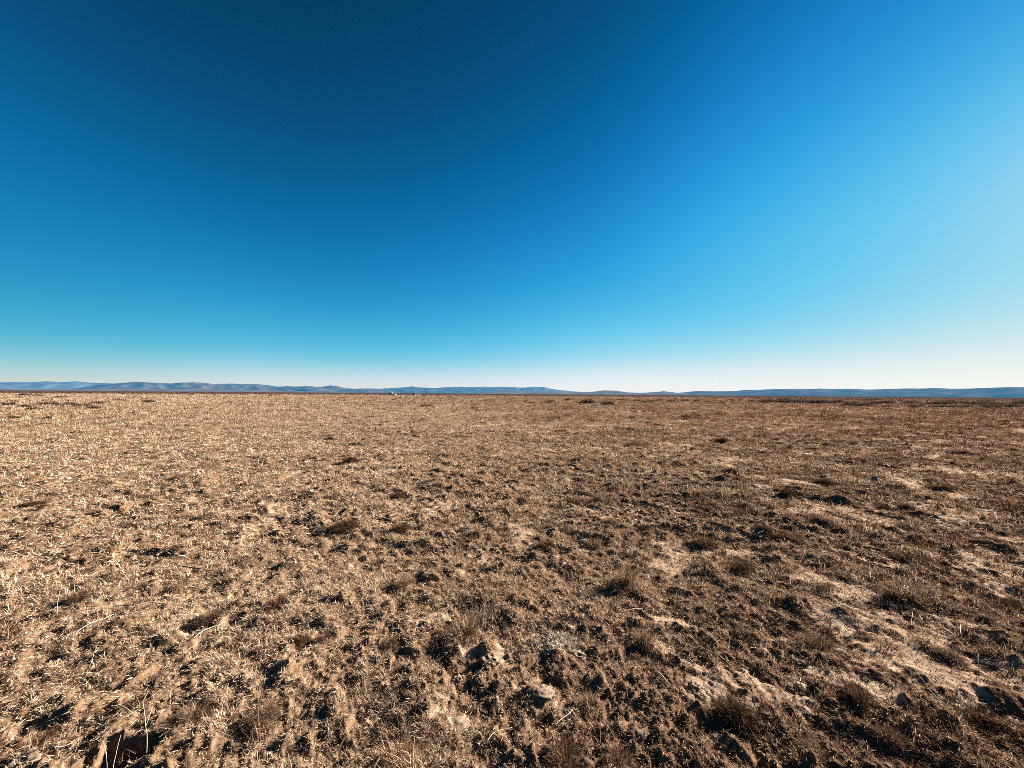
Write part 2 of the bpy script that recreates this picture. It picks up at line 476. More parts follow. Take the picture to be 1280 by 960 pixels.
def polar_points(r0, r1, dens, half=66):
    n = int(dens * R(half) * (r1 * r1 - r0 * r0))
    r = np.sqrt(rng.uniform(r0 * r0, r1 * r1, n)); a = np.radians(rng.uniform(-half, half, n))
    return r * np.sin(a), r * np.cos(a)
def clumpy(x, y):
    return .5 + .55 * noise(x, y, 1.1, 41) + .55 * noise(x, y, .38, 42) + .35 * noise(x, y, .15, 43)
grass = Acc()
#       r0   r1   tufts/m2 blades spread length  width
RINGS = [(.7, 2.2, 1500, 24, .023, .026, .0018),
         (2.2, 4.0, 980, 20, .027, .031, .0025),
         (4.0, 7.0, 430, 16, .034, .043, .0040),
         (7.0, 13., 190, 12, .048, .055, .0068),
         (13., 26., 75, 10, .075, .07, .010),
         (26., 55., 24, 9, .13, .10, .017),
         (55., 130, 4.5, 10, .27, .15, .036),
         (130, 330, .6, 10, .6, .22, .09)]
# larger clumps standing out of the mats; every one throws a dark shadow in this low sun
CLUMPS = [(.7, 4.0, 11, 75, .065, .080, .0026),
          (4.0, 8.0, 13, 60, .080, .095, .0040),
          (8.0, 16., 11, 42, .10, .125, .007),
          (16., 32., 7.0, 32, .14, .165, .014),
          (32., 70., 3.0, 24, .22, .22, .030),
          (70., 160, .75, 16, .42, .30, .08),
          (160, 330, .10, 14, .8, .34, .18)]
for rings, big in ((RINGS, 0), (CLUMPS, 1)):
  for r0, r1, dens, nb, spread, length, width in rings:
    x, y = polar_points(r0, r1, dens)
    cl = np.clip(clumpy(x, y), 0, 1.2)
    if big:
        keep = rng.random(len(x)) < np.clip(.15 + 1.3 * (.5 + .6 * noise(x, y, 2.3, 44) + .5 * noise(x, y, .7, 45) - .25), .08, 1) * (1 - .6 * bare_mask(x, y)) * (1 - .45 * straw_and_light(x, y) * sstep(5, 12, np.hypot(x, y)))
    else:
        keep = rng.random(len(x)) < np.clip(.12 + 1.25 * (cl - .25), .06, 1) * (1 - .82 * bare_mask(x, y))
    x, y, cl = x[keep], y[keep], cl[keep]
    n = len(x)
    size = (.75 + .35 * cl) * rng.uniform(.5, 1.6, n) if big else (.40 + 1.0 * cl) * rng.uniform(.6, 1.35, n)
    base_t = (.24 if big else .40) + (.26 if big else .34) * straw_and_light(x, y) + .15 * noise(x, y, .9, 51) + rng.normal(0, .07, n)
    k = np.repeat(np.arange(n), nb)
    m = len(k)
    a = rng.uniform(0, 2 * math.pi, m); rr = spread * size[k] * np.sqrt(rng.random(m))
    if big:
        ex = rng.uniform(.55, 1.0, n); er = rng.uniform(0, 6.28, n)       # oval outlines
        ox, oy = rr * np.sin(a), rr * np.cos(a) * ex[k]
        bx, by = x[k] + ox * np.cos(er[k]) - oy * np.sin(er[k]), y[k] + ox * np.sin(er[k]) + oy * np.cos(er[k])
    else:
        bx, by = x[k] + rr * np.sin(a), y[k] + rr * np.cos(a)
    bz = height(bx, by, np.full(m, .02 if r1 < 13 else .2)) - .004
    q = rr / (spread * size[k] + 1e-6)
    L = length * size[k] * rng.uniform(.45, 1.5, m) * (1 - .4 * q * big)
    lean = np.abs(rng.normal(.62, .5, m)) * (.75 if big else 1) + .25 * q
    tint = np.clip(base_t[k] + rng.normal(0, .24 if r1 < 14 else .17 if r1 < 40 else .12, m), 0, 1)
    grass.add(*blades(bx, by, bz, a + rng.normal(0, .7, m), L, lean, rng.uniform(.1, 1.0, m), width * rng.uniform(.6, 1.4, m), tint, rng.uniform(-.6, .6, m)))
x, y = polar_points(230, 1700, .006, 60)
n = len(x); k = np.repeat(np.arange(n), 9); m = len(k)
sz = rng.uniform(.6, 1.5, n)
bx, by = x[k] + rng.normal(0, .45, m) * sz[k], y[k] + rng.normal(0, .45, m) * sz[k]
bz = height(bx, by, np.full(m, .5)) - .05
grass.add(*blades(bx, by, bz, rng.uniform(0, 6.28, m), .62 * sz[k] * rng.uniform(.5, 1.2, m), rng.uniform(0, .9, m), rng.uniform(0, .8, m),
                  .26 * sz[k] * rng.uniform(.6, 1.4, m), np.clip(rng.normal(.16, .12, m), 0, 1), rng.uniform(-.6, .6, m)))
tag(link('dead_grass', grass.mesh('dead_grass', GRASS)), 'short dead grass in low mats over the whole plain', 'grass', kind='stuff')

litter = Acc()
for r0, r1, dens, length, width in [(.7, 2.6, 21000, .018, .0014), (2.6, 5, 10000, .025, .0024), (5, 10, 1700, .05, .0065), (10, 20, 380, .09, .012)]:
    x, y = polar_points(r0, r1, dens)
    bm = bare_mask(x, y)
    keep = rng.random(len(x)) < (1 - .6 * bm)
    x, y, bm = x[keep], y[keep], bm[keep]
    n = len(x)
    z = height(x, y, np.full(n, .012 if r1 < 6 else .03), bm) + rng.uniform(.0, .012, n)
    tint = np.clip(.47 + .2 * straw_and_light(x, y) + rng.normal(0, .27, n) + .16 * bm, 0, 1)
    litter.add(*blades(x, y, z, rng.uniform(0, 2 * math.pi, n), length * rng.uniform(.3, 1.5, n), rng.uniform(1.15, 1.6, n), rng.uniform(-.5, .3, n),
                       width * rng.uniform(.6, 1.8, n), tint, rng.uniform(-.9, .9, n)))
tag(link('straw_litter', litter.mesh('straw_litter', GRASS)), 'broken straw and leaf litter strewn between the grass mats', 'litter', kind='stuff')

# ------------------------------------------------------------------ tussocks and shrubs, each a thing of its own
def gz(x, y, res=.05):
    return float(height(np.array([x]), np.array([y]), np.array([res]))[0])
SHRUB = grass_material('dry shrub twigs', [(0, (0.01978, 0.01108, 0.007912)), (.4, (0.05538, 0.03323, 0.02215)), (.75, (0.1266, 0.07912, 0.05064)), (1, (0.2532, 0.178, 0.1187))], .15)
SAGE = grass_material('dark scrub foliage', [(0, (0.01754, 0.0117, 0.008772)), (.5, (0.04971, 0.03509, 0.02573)), (1, (0.1111, 0.08187, 0.05848))], .3)
def tuft_mesh(name, n, rx, L, w, lean0, tint, tsd, mat, curl=.7, crown=.0):
    r = rx * np.sqrt(rng.random(n)); a = rng.uniform(0, 2 * math.pi, n)
    if n > 500:                                     # an uneven plant: several crowns grown together
        nc = 7
        cx, cy = rng.normal(0, .42 * rx, nc), rng.normal(0, .32 * rx, nc)
        cs = rng.uniform(.5, 1.25, nc)
        c = rng.choice(nc, n, p=cs / cs.sum())
        r = .5 * rx * cs[c] * np.sqrt(rng.random(n))
        bx, by = cx[c] + r * np.sin(a), cy[c] + r * np.cos(a)
        tint = tint + rng.normal(0, .08, nc)[c]
        L = L * (.65 + .45 * cs[c]) * rng.uniform(.6, 1.15, n)
        r = np.minimum(np.hypot(bx, by), rx * .99)
    else:
        bx, by = r * np.sin(a), r * np.cos(a)
    bz = crown * np.sqrt(np.clip(1 - (r / rx) ** 2, 0, 1)) * rng.uniform(.0, 1.0, n) - .006
    Ls = L * rng.uniform(.45, 1.35, n) * (1 - .35 * (r / rx) ** 2)
    return_ = blades(bx, by, bz, a + rng.normal(0, .6, n), Ls, np.abs(rng.normal(lean0, .3, n)) * (.45 + .8 * r / rx), rng.uniform(0, curl, n),
                     w * rng.uniform(.6, 1.5, n), np.clip(rng.normal(tint, tsd, n), 0, 1), rng.uniform(-.8, .8, n))
    V, F, T = return_
    return np_mesh(name, V, F, np.full(len(F) // 3, 3), mat, {'tint': T})
KINDS = {
    'tussock': [(tuft_mesh('grass_tussock', 1500, .20, .165, .0030, .70, .36, .24, GRASS, 1.3, .05), None) for i in range(7)],
    'mat': [(tuft_mesh('matted_tussock', 1900, .22, .125, .0032, .85, .24, .22, GRASS, 1.5, .08), None) for i in range(6)],
    'shrub': [(tuft_mesh('dry_shrub', 1900, .21, .155, .0030, .75, .40, .28, SHRUB, 1.2, .10), None) for i in range(6)],
    'sage': [(tuft_mesh('desert_shrub', 380, .21, .16, .012, .7, .45, .28, SAGE, .5, .09), None) for i in range(4)],
}
NAMES = {'tussock': ('grass_tussock', 'tussock', 'grass tussocks standing out of the grass mats'), 'mat': ('matted_tussock', 'tussock', 'grass tussocks standing out of the grass mats'),
         'shrub': ('dry_shrub', 'shrub', 'low dead shrubs on the near plain'), 'sage': ('desert_shrub', 'shrub', 'dark shrubs scattered towards the horizon')}
used = {k: 0 for k in KINDS}
def plant(px, py, wpx, kind, label, group=None, tall=1.0):
    x, y = at(px, py)
    d = math.hypot(x, y)
    half = wpx / FPX * y / 2 * .92                # real half width of what spans that many pixels
    me, mound = KINDS[kind][used[kind] % len(KINDS[kind])]; used[kind] += 1
    nm, cat, grp = NAMES[kind]
    k = half / .25
    rz = rng.uniform(0, 6.28)
    o = link(nm, me, None, (x, y, gz(x, y) - .01 * k), rz, (k * rng.uniform(.9, 1.15), k * rng.uniform(.7, 1.0), k * tall * rng.uniform(.7, .95)))
    tag(o, label, cat, group or grp)
    return o
NEAR = [
 (172, 938, 90, 'tussock', 'straw tussock at the bottom left corner with a deep black shadow and tall pale stalks', 1.1),
 (262, 780, 40, 'shrub', 'brown rounded dead shrub above a black shadow on the left', 1.2),
 (225, 790, 40, 'mat', 'dark matted tussock left of the brown rounded shrub, in deep shadow', 1.0),
 (97, 750, 40, 'shrub', 'lone dark low shrub on pale straw at the far left', .9),
 (345, 764, 52, 'mat', 'dark matted tussock left of centre between the brown shrub and the pair below it', .9),
 (372, 806, 36, 'mat', 'left half of a dark tussock pair in front of the left middle ground', 1.0),
 (402, 804, 34, 'tussock', 'right half of a dark tussock pair with spiky straw tips', 1.0),
 (583, 794, 85, 'tussock', 'wide dark tussock with thin upright stems near the lower centre', 1.0),
 (488, 808, 36, 'mat', 'small dark tussock between the tussock pair and the wide centre tussock', .9),
 (782, 735, 62, 'tussock', 'reddish brown upright tussock with a black left side, right of centre', 1.25),
 (432, 660, 62, 'shrub', 'largest black low shrub in the left half, alone in pale grass', .85),
 (500, 663, 40, 'shrub', 'dark low shrub just right of the largest black one', .8),
 (438, 577, 26, 'shrub', 'small upright shrub with a dark shadow tail, farther off left of centre', 1.2),
 (570, 595, 28, 'shrub', 'small dark mound of twigs in the middle distance near the centre', .8),
 (630, 662, 22, 'mat', 'small dark tussock on the centre line beside pale stones', .9),
 (797, 558, 28, 'tussock', 'tan bushy tussock with a black shadow to its left, far beyond the reddish one', 1.3),
 (903, 553, 22, 'shrub', 'small black dome shaped shrub beyond the tan bushy tussock', 1.0),
 (888, 560, 26, 'mat', 'flat dark tussock just in front of the small black dome', .7),
 (726, 577, 24, 'mat', 'small dark tussock in the middle distance, left of the tan bushy one', .9),
 (650, 632, 26, 'shrub', 'dark low shrub beside a bare pale patch at the centre', .9),
 (716, 631, 38, 'mat', 'long flat dark tussock touching the spiky one to its right', .8),
 (750, 629, 42, 'tussock', 'spiky dark tussock in the row right of the centre patch', 1.1),
 (764, 658, 32, 'tussock', 'upright thin leaved tussock below the spiky dark row', 1.2),
 (806, 664, 34, 'shrub', 'dark shrub with a few pale leaves right of the upright tussock', .8),
 (746, 684, 38, 'tussock', 'dark spiky tussock with a pale stone at its left', 1.1),
 (682, 688, 34, 'mat', 'dark flat tussock left of the spiky one with the pale stone', .8),
 (943, 645, 24, 'shrub', 'small black shrub at the left edge of the pale right hand patches', .9),
 (953, 672, 30, 'shrub', 'round black shrub below the small one at the left edge of the pale patches', 1.0),
 (882, 684, 36, 'mat', 'dark matted tussock between two bare pale streaks', .8),
 (880, 650, 30, 'mat', 'brown matted tussock amid fine grass above the pale streaks', .8),
 (925, 716, 48, 'shrub', 'dark shrub on the far side of a bare pale streak, right of the reddish tussock', .8),
 (868, 740, 20, 'mat', 'small black tussock just right of the reddish brown one', 1.0),
 (978, 678, 58, 'mat', 'broad black tussock with tan top at the left of the right hand third', .9),
 (1020, 655, 40, 'tussock', 'tan topped tussock behind the broad black one', .9),
 (1030, 606, 36, 'shrub', 'wide dark shrub in the middle distance on the right', .9),
 (982, 623, 32, 'shrub', 'bushy dark shrub left of and nearer than the wide dark one', 1.1),
 (1068, 680, 38, 'mat', 'dark tussock on the right below a bare cream streak', .9),
 (1106, 638, 28, 'shrub', 'left one of two touching dark shrubs above the cream streaks', .9),
 (1132, 636, 28, 'shrub', 'right one of two touching dark shrubs above the cream streaks', 1.0),
 (1138, 660, 46, 'tussock', 'long grassy tussock with a dark front between cream streaks', .9),
 (1200, 667, 28, 'mat', 'dark flat tussock at the right in the middle of a cream streak', .8),
 (1237, 678, 36, 'shrub', 'dark low shrub near the right edge below the longest cream streak', .8),
 (1262, 632, 36, 'mat', 'flat dark tussock at the right edge in the middle distance', .7),
 (1182, 613, 40, 'mat', 'long flat dark tussock in the middle distance far right', .7),
 (1205, 575, 26, 'mat', 'dark tussock far right beside a thin white streak', .7),
 (1128, 752, 84, 'tussock', 'big brown tussock with two white stalks standing at its left end', 1.0),
 (1140, 705, 64, 'shrub', 'long black shrub behind the big brown tussock on the right', .7),
 (1034, 742, 36, 'tussock', 'reddish tussock left of the big brown one, beside a bare streak', .9),
 (1258, 760, 46, 'shrub', 'dark shrub at the right edge above the golden tuft', 1.0),
 (1243, 782, 36, 'tussock', 'golden straw tuft at the right edge', 1.0),
 (1188, 828, 36, 'tussock', 'orange brown small tussock with a black left side at the lower right', 1.1),
 (1240, 828, 32, 'mat', 'small rounded tussock at the lower right edge beside the orange brown one', .9),
 (1020, 808, 66, 'tussock', 'dense brown tussock in the dark patch at the lower right', .9),
 (1075, 882, 58, 'mat', 'black matted tussock near the bottom of the right hand third', 1.0),
 (1232, 910, 72, 'mat', 'black matted tussock in the bottom right corner', .9),
 (1110, 930, 46, 'mat', 'small dark tussock at the bottom between the two black matted ones', .9),
 (1005, 930, 50, 'tussock', 'spiky tussock at the bottom edge right of centre', .9),
 (925, 898, 80, 'shrub', 'wide black shrub of fine twigs at the bottom right of centre', .9),
 (705, 952, 76, 'mat', 'dark tussock at the bottom edge just right of the centre line', .8),
 (775, 956, 70, 'mat', 'dark tussock at the bottom edge left of the wide black shrub', .8),
 (735, 880, 46, 'tussock', 'reddish upright tussock right of the flat clod', 1.1),
 (245, 900, 60, 'tussock', 'pale spiky tussock above the bottom left corner shadow', .9),
 (330, 905, 60, 'tussock', 'pale straw tussock between the corner tussock and the cracked clods', .9),
 (50, 930, 50, 'mat', 'flat tussock at the left edge beside the corner shadow', .8),
 (805, 805, 40, 'tussock', 'tan tussock right of the bleached brush', 1.0),
 (880, 778, 34, 'tussock', 'tan tussock with dark left side beyond the bleached brush', 1.0),
 (930, 795, 40, 'tussock', 'reddish brown tussock on the slope right of the tan tussocks', .9),
 (40, 634, 38, 'mat', 'left one of two low dark mats in the pale grass at far left', .6),
 (56, 639, 22, 'mat', 'right, smaller one of two low dark mats in the pale grass at far left', .7),
 (154, 654, 24, 'mat', 'low dark mat alone in straw between the left edge and the black shrub', .7),
 (35, 561, 14, 'mat', 'tiny dark tussock far off on the left beyond the low dark mats', .8),
 (168, 620, 24, 'mat', 'thin dark mat in the straw on the left, beyond the lone one', .6),
 (405, 622, 24, 'mat', 'small dark tussock behind the largest black shrub, to its left', .8),
 (365, 618, 24, 'mat', 'small dark tussock left of the one behind the largest black shrub', .8),
 (498, 621, 22, 'mat', 'small dark tussock behind the largest black shrub, to its right', .8),
 (310, 634, 28, 'mat', 'dark tussock at the right end of the pale left third', .8),
 (300, 806, 34, 'mat', 'dark matted tussock in front of the brown rounded shrub', .8),
 (470, 708, 22, 'shrub', 'tiny black twiggy shrub in the left centre on pale litter', 1.1),
 (540, 712, 30, 'tussock', 'brown low tussock right of the tiny black twiggy shrub', .9),
 (505, 735, 32, 'tussock', 'brown tussock with thin pale stems below the tiny black shrub', 1.0),
]
for px, py, w, kind, label, tall in NEAR:
    plant(px, py, w, kind, label, None, tall)
# scattered shrubs towards the horizon: place, width, label or None for those nothing tells apart
LEFT_ROW = 'dark low shrub in the row at the left edge, on the pale far grass'
BELT = 'dark shrub in the crowded scrub belt before the blue hills on the right'
MID = 'dark shrub in the broken row along the horizon right of centre'
FAR = [(8, 507, 22, LEFT_ROW), (30, 509, 18, LEFT_ROW), (62, 506, 22, LEFT_ROW), (88, 507, 18, LEFT_ROW), (103, 508, 18, LEFT_ROW), (116, 511, 20, LEFT_ROW), (122, 505, 14, LEFT_ROW), (42, 512, 16, LEFT_ROW), (14, 503, 14, LEFT_ROW),
 (47, 495, 12, 'shrub in the thin far line behind the row at the left edge'), (72, 497, 10, 'shrub in the thin far line behind the row at the left edge'), (30, 494, 12, 'shrub in the thin far line behind the row at the left edge'),
 (148, 500.5, 11, 'single dark shrub right of and beyond the row at the left edge'), (186, 503, 18, 'wide pale brown shrub on the left, right of the single dark one'),
 (18, 523, 14, 'small brown shrub on the left nearer than the edge row'), (62, 523, 12, 'second small brown shrub on the left nearer than the edge row'), (316, 534, 9, 'tiny brown upright shrub standing out between the left third and the centre'),
 (339, 494.5, 8, 'tiny shrub on the horizon under the left hills'), (492, 500, 9, 'small dark mound shaped shrub just below the white car'), (462, 522, 13, 'low tan shrub in the pale grass below the white car'),
 (533, 508, 18, 'long low brown shrub below and right of the two cars'), (562, 497, 11, 'small shrub near the horizon just right of the dark car'), (594, 510, 16, 'brown shrub left of the horizon row, near the centre'),
 (657, 502, 11, MID), (665, 504, 9, MID), (688, 503, 15, MID), (710, 500, 12, MID), (712, 505.5, 7, MID), (734, 504, 22, 'tallest rounded brown shrub in the broken row right of centre'), (760, 506, 18, 'wide low shrub right of the tallest one in the broken row'), (763, 500, 8, MID), (776, 500, 14, MID),
 (796, 501.5, 14, MID), (805, 502.5, 12, MID), (814, 502, 12, MID), (824, 500.5, 12, MID), (838, 502, 15, MID), (856, 501, 12, MID), (870, 500.5, 11, MID), (886, 503, 11, MID), (902, 504, 9, MID), (913, 500, 11, MID), (926, 500, 9, MID), (940, 501, 10, MID),
 (792, 515, 8, 'leftmost of four small dark shrubs in a line right of centre'), (804, 515, 7, 'second from the left of four small dark shrubs in a line right of centre'), (816, 515, 7, 'third from the left of four small dark shrubs in a line right of centre'), (834, 515.5, 9, 'rightmost of four small dark shrubs in a line right of centre'),
 (857, 522, 14, 'dark shrub nearer and right of the line of four'), (810, 529, 10, 'small dark shrub just nearer than the line of four'), (790, 523, 11, 'small brown shrub left of and nearer than the line of four')]
r_ = np.random.default_rng(77)
for i in range(64):
    px = 955 + 330 * r_.random(); row = r_.choice(3, p=[.3, .45, .25])
    py = 497.0 + (px - 960) / 320 * 2.2 + (2.6, 5.6, 9.3)[row] + r_.normal(0, .5)
    if row == 2 and px < 1060: py -= 3
    FAR.append((px, py, r_.uniform(9, 22) * (.75, 1, 1.1)[row], BELT))
FAR.append((1192, 508.5, 15, 'blue grey shrub at the near side of the scrub belt on the right'))
for px, py, w, label in FAR:
    plant(px, py, w, 'sage', label, None, rng.uniform(.75, 1.0) * (1.35 if 'tallest' in label else 1))

# ------------------------------------------------------------------ clods, stones, stalks, sticks
CLOD = plain('dried mud', (0.116, 0.08144, 0.05827), .98, .45, 55)
STONE = plain('pale stone', (0.3323, 0.2927, 0.2453), .8, .15, 30)
STALK = plain('bleached stalk', (0.364, 0.3007, 0.2136), .7, .25, 60)
STICK = plain('brown stick', (0.1032, 0.0645, 0.0387), .8, .3, 60)
def lump_mesh(name, mat, seed, sx, sy, sz, rough=.42, flat_top=.55):
    import bmesh
    bm = bmesh.new(); bmesh.ops.create_icosphere(bm, subdivisions=4, radius=1)
    for v in bm.verts:
        c = v.co
        n = float(noise(np.array([c.x + 3 * c.z]), np.array([c.y - 2 * c.z]), .9, seed)[0]) + .5 * float(noise(np.array([c.x - c.z]), np.array([c.y + c.z * 2]), .35, seed + 1)[0]) + .3 * float(noise(np.array([c.x + c.z]), np.array([c.y + c.z * 2]), .14, seed + 2)[0])
        k = 1 + rough * n
        e = abs(float(noise(np.array([c.x * 1.3 + c.z]), np.array([c.y * 1.3 - c.z]), .8, seed + 3)[0]))
        k *= .85 + .35 * min(e, .4) / .4
        z = max(c.z, -.4)
        if flat_top and z > flat_top: z = flat_top + (z - flat_top) * .35 + .10 * n
        v.co = Vector((c.x * sx * k, c.y * sy * k, z * sz * k))
    me = bpy.data.meshes.new(name); bm.to_mesh(me); bm.free(); me.materials.append(mat)
    for p in me.polygons: p.use_smooth = True
    return me
def lump(name, cat, px, py, wpx, mat, label, seed, flat=.35, aspect=.75, group=None):
    x, y = at(px, py); h = wpx / FPX * y / 2
    o = link(name, lump_mesh(name, mat, seed, h, h * aspect, h * flat), None, (x, y, gz(x, y) - h * flat * .12), rng.uniform(-.5, .5))
    tag(o, label, cat, group)
G1 = 'dried mud clods in the foreground'
for i, (px, py, w, lab, fl, asp) in enumerate([
 (678, 874, 26, 'flat dried mud clod with a black shadow under its left edge, lower centre', .26, .8),
 (570, 912, 32, 'round cracked mud cake near the bottom centre, hollow shadow on its right', .22, .85),
 (504, 851, 13, 'small upright clod left of two others in a row, lower centre', .8, .7),
 (571, 851, 15, 'upright clod with a black shadow on its right, above the cracked mud cake', .9, .7),
 (470, 826, 12, 'small pale clod above the row of clods, lower centre', .8, .8),
 (613, 832, 22, 'leaning clod with a long dark shadow beside it right of the row', .6, .6),
 (338, 850, 18, 'pale clod left of the lower centre with a dark right side', .6, .6),
 (272, 853, 10, 'tiny pale clod alone in the straw on the lower left', .8, .7),
 (722, 820, 22, 'lumpy pale clod under the bleached brush', .5, .8),
 (30, 950, 30, 'broad pale clod at the bottom left edge', .4, .8),
 (870, 858, 14, 'small grey clod left of the wide black shrub', .6, .8)]):
    lump('mud_clod', 'clod', px, py, w, CLOD, lab, 100 + 5 * i, fl, asp, G1)
G2 = 'small pale stones on the plain'
for i, (px, py, w, lab) in enumerate([(728, 678, 6, 'pale upright stone at the left of a dark spiky tussock'), (575, 657, 5, 'tiny white stone left of the centre line'), (627, 654, 4.5, 'tiny white stone beside the small dark tussock on the centre line'),
                                       (388, 618, 6, 'pale stone among the small tussocks behind the largest black shrub'), (394, 647, 6, 'pale stone just left of the largest black shrub'), (172, 617, 6, 'white stone in the straw on the left'), (1006, 568, 7, 'small pale stone in the middle distance on the right')]):
    lump('stone', 'stone', px, py, w, STONE, lab, 200 + 5 * i, .8, .8, G2)

def tube_mesh(name, paths, mat, sides=5):
    V, F, S = [], [], []
    for pts, r0, r1 in paths:
        pts = [Vector(p) for p in pts]; n = len(pts); base = len(V)
        for i, p in enumerate(pts):
            t = (pts[min(i + 1, n - 1)] - pts[max(i - 1, 0)]).normalized()
            u = t.orthogonal().normalized(); v = t.cross(u)
            r = r0 + (r1 - r0) * i / (n - 1)
            for k in range(sides):
                a = 2 * math.pi * k / sides
                V.append(p + u * (r * math.cos(a)) + v * (r * math.sin(a)))
        for i in range(n - 1):
            for k in range(sides):
                a = base + i * sides + k; b = base + i * sides + (k + 1) % sides
                F += [a, b, b + sides, a + sides]; S.append(4)
        F += [base + k for k in reversed(range(sides))]; S.append(sides)
        F += [base + (n - 1) * sides + k for k in range(sides)]; S.append(sides)
    return np_mesh(name, np.array([tuple(v) for v in V]), np.array(F), np.array(S), mat, smooth=True)
def stalk(px, py, h, lean, az, label, bend=.3, twig=False, r=.0016, group='pale dry stalks standing in the grass', mat=None, name='dry_stalk', cat='stalk'):
    x, y = at(px, py); pts = []
    d = Vector((math.sin(az), math.cos(az), 0)); p = Vector((0, 0, -.01)); n = 8
    for i in range(n + 1):
        pts.append(tuple(p))
        l = lean + bend * i / n + rng.normal(0, .10)
        p = p + (d * math.sin(l) + Vector((0, 0, 1)) * math.cos(l) + Vector((rng.normal(0, .06), rng.normal(0, .06), 0))) * (h / n)
    paths = [(pts, r, r * .5)]
    if twig:
        q = Vector(pts[5]); e = Vector((rng.normal(0, 1), rng.normal(0, 1), .9)).normalized()
        paths.append(([tuple(q), tuple(q + e * h * .15), tuple(q + e * h * .3 + Vector((0, 0, h * .04)))], r * .7, r * .4))
    o = link(name, tube_mesh(name, paths, mat or STALK), None, (x, y, gz(x, y)))
    tag(o, label, cat, group)
B = .012
for a in [(1097, 755, .13, .05, 1.0, 'left one of the two white stalks standing at the big brown tussock'), (1101, 756, .11, .03, 1.0, 'right one of the two white stalks standing at the big brown tussock'),
          (1094, 784, .08, .1, 2.0, 'thin pale stalk standing alone below the two white ones'), (1150, 712, .13, .08, 1.0, 'thin pale stalk standing at the long black shrub on the right'),
          (1208, 815, .15, .7, -.6, 'forked white stalk near the lower right edge', .4, True), (1225, 800, .12, .35, 1.2, 'pale stalk right of the forked one, near the right edge', .3, True),
          (1112, 868, .11, .1, .4, 'curved white stalk above the black matted tussock at the lower right', .8), (1184, 905, .22, .55, -.5, 'long slanting pale stalk at the lower right', .3),
          (1222, 852, .16, 1.2, .9, 'V shaped bent straw lying by the lower right edge', .2, True), (1274, 840, .09, .1, 1.0, 'short pale stalk at the right frame edge above the corner tussock'),
          (135, 958, .16, .12, -1.2, 'pale thick stalk, leftmost of those in the black corner shadow'), (138, 962, .17, .05, .2, 'straight pale stalk in the middle of the black corner shadow'),
          (141, 962, .12, .2, 1.0, 'short pale stalk, rightmost of the close three in the corner shadow'), (118, 962, .10, .1, -1.0, 'thin stalk at the left end of the corner shadow'),
          (184, 955, .22, .12, -.9, 'tall pale stalk right of the corner shadow, leaning left', .25, True), (150, 905, .12, 1.0, .9, 'pale straw lying slantwise above the corner shadow', .3, True),
          (275, 912, .15, .05, .5, 'thin upright stalk right of the pale spiky tussock at the lower left'), (603, 800, .18, .05, .3, 'thin upright stem in the wide centre tussock'),
          (568, 778, .14, .25, -.8, 'thin pale stem leaning left in the wide centre tussock'), (590, 772, .16, .1, .6, 'thin pale stem rising behind the wide centre tussock'),
          (548, 770, .12, .1, .2, 'slender pale stem left of the wide centre tussock'), (835, 815, .13, .75, .7, 'pale slanting straw right of the tan tussock', .2, True),
          (855, 842, .10, .35, .8, 'pale forked straw above the wide black shrub', .4, True), (912, 815, .14, .1, .2, 'thin pale stem on the slope right of the tan tussocks'),
          (72, 768, .14, .12, -.5, 'pale stem standing in the straw at the far left'), (16, 780, .13, .2, .6, 'pale stem at the left frame edge'), (110, 835, .13, .15, .3, 'thin stem above the corner shadow on the left')]:
    stalk(a[0], a[1], a[2] * 1.15, a[3], a[4], a[5], a[6] if len(a) > 6 else .3, a[7] if len(a) > 7 else False)
for px, py, px2, py2, lab, r, mat in [(228, 709, 270, 713, 'brown stick lying flat in the straw on the left', .007, STICK), (92, 797, 142, 773, 'long pale straw lying across the left foreground', .003, STALK), (240, 806, 276, 786, 'long pale straw lying in front of the brown rounded shrub', .0028, STALK),
                                      (772, 771, 812, 762, 'pale straw lying right of the reddish brown tussock', .003, STALK), (693, 916, 716, 893, 'straight pale straw lying right of the cracked mud cake', .002, STALK), (822, 848, 838, 862, 'white splintered twig lying left of the wide black shrub', .005, STALK),
                                      (608, 936, 640, 915, 'pale straw lying at the bottom centre', .0018, STALK)]:
    x0, y0 = at(px, py); x1, y1 = at(px2, py2); n = 9; pts = []
    ox, oy = rng.normal(0, .01, 2)
    for i in range(n):
        t = i / (n - 1); xx = x0 + (x1 - x0) * t + ox * math.sin(3.1 * t); yy = y0 + (y1 - y0) * t + oy * math.sin(3.1 * t)
        pts.append((xx - x0, yy - y0, gz(xx, yy, .3) + .022 + .006 * math.sin(5 * t)))
    nm = 'stick' if mat is STICK else 'fallen_straw'
    tag(link(nm, tube_mesh(nm, [(pts, r, r * .6)], mat), None, (x0, y0, 0)), lab, 'stick' if mat is STICK else 'straw', None)
BLEACH = grass_material('bleached leaves', [(0, (0.086, 0.0602, 0.043)), (.5, (0.2924, 0.2494, 0.1978)), (1, (0.4472, 0.4042, 0.344))], .2)
x, y = at(690, 806)
n = 900
a = rng.uniform(0, 6.28, n); r = np.sqrt(rng.random(n))
bx, by = .17 * r * np.sin(a), .11 * r * np.cos(a)
bz = height(bx + x, by + y, np.full(n, .05)) + rng.uniform(0, .03, n) * (1 - r)
V, F, T = blades(bx, by, bz, rng.uniform(0, 6.28, n), rng.uniform(.02, .06, n), rng.uniform(.9, 1.5, n), rng.uniform(-.4, .4, n), rng.uniform(.003, .007, n), np.clip(rng.normal(.6, .25, n), 0, 1), rng.uniform(-.9, .9, n))
tag(link('brush_heap', np_mesh('brush_heap', V, F, np.full(len(F) // 3, 3), BLEACH, {'tint': T}), None, (x, y, 0)), 'flattened heap of grey bleached brush right of the lower centre', 'brush')

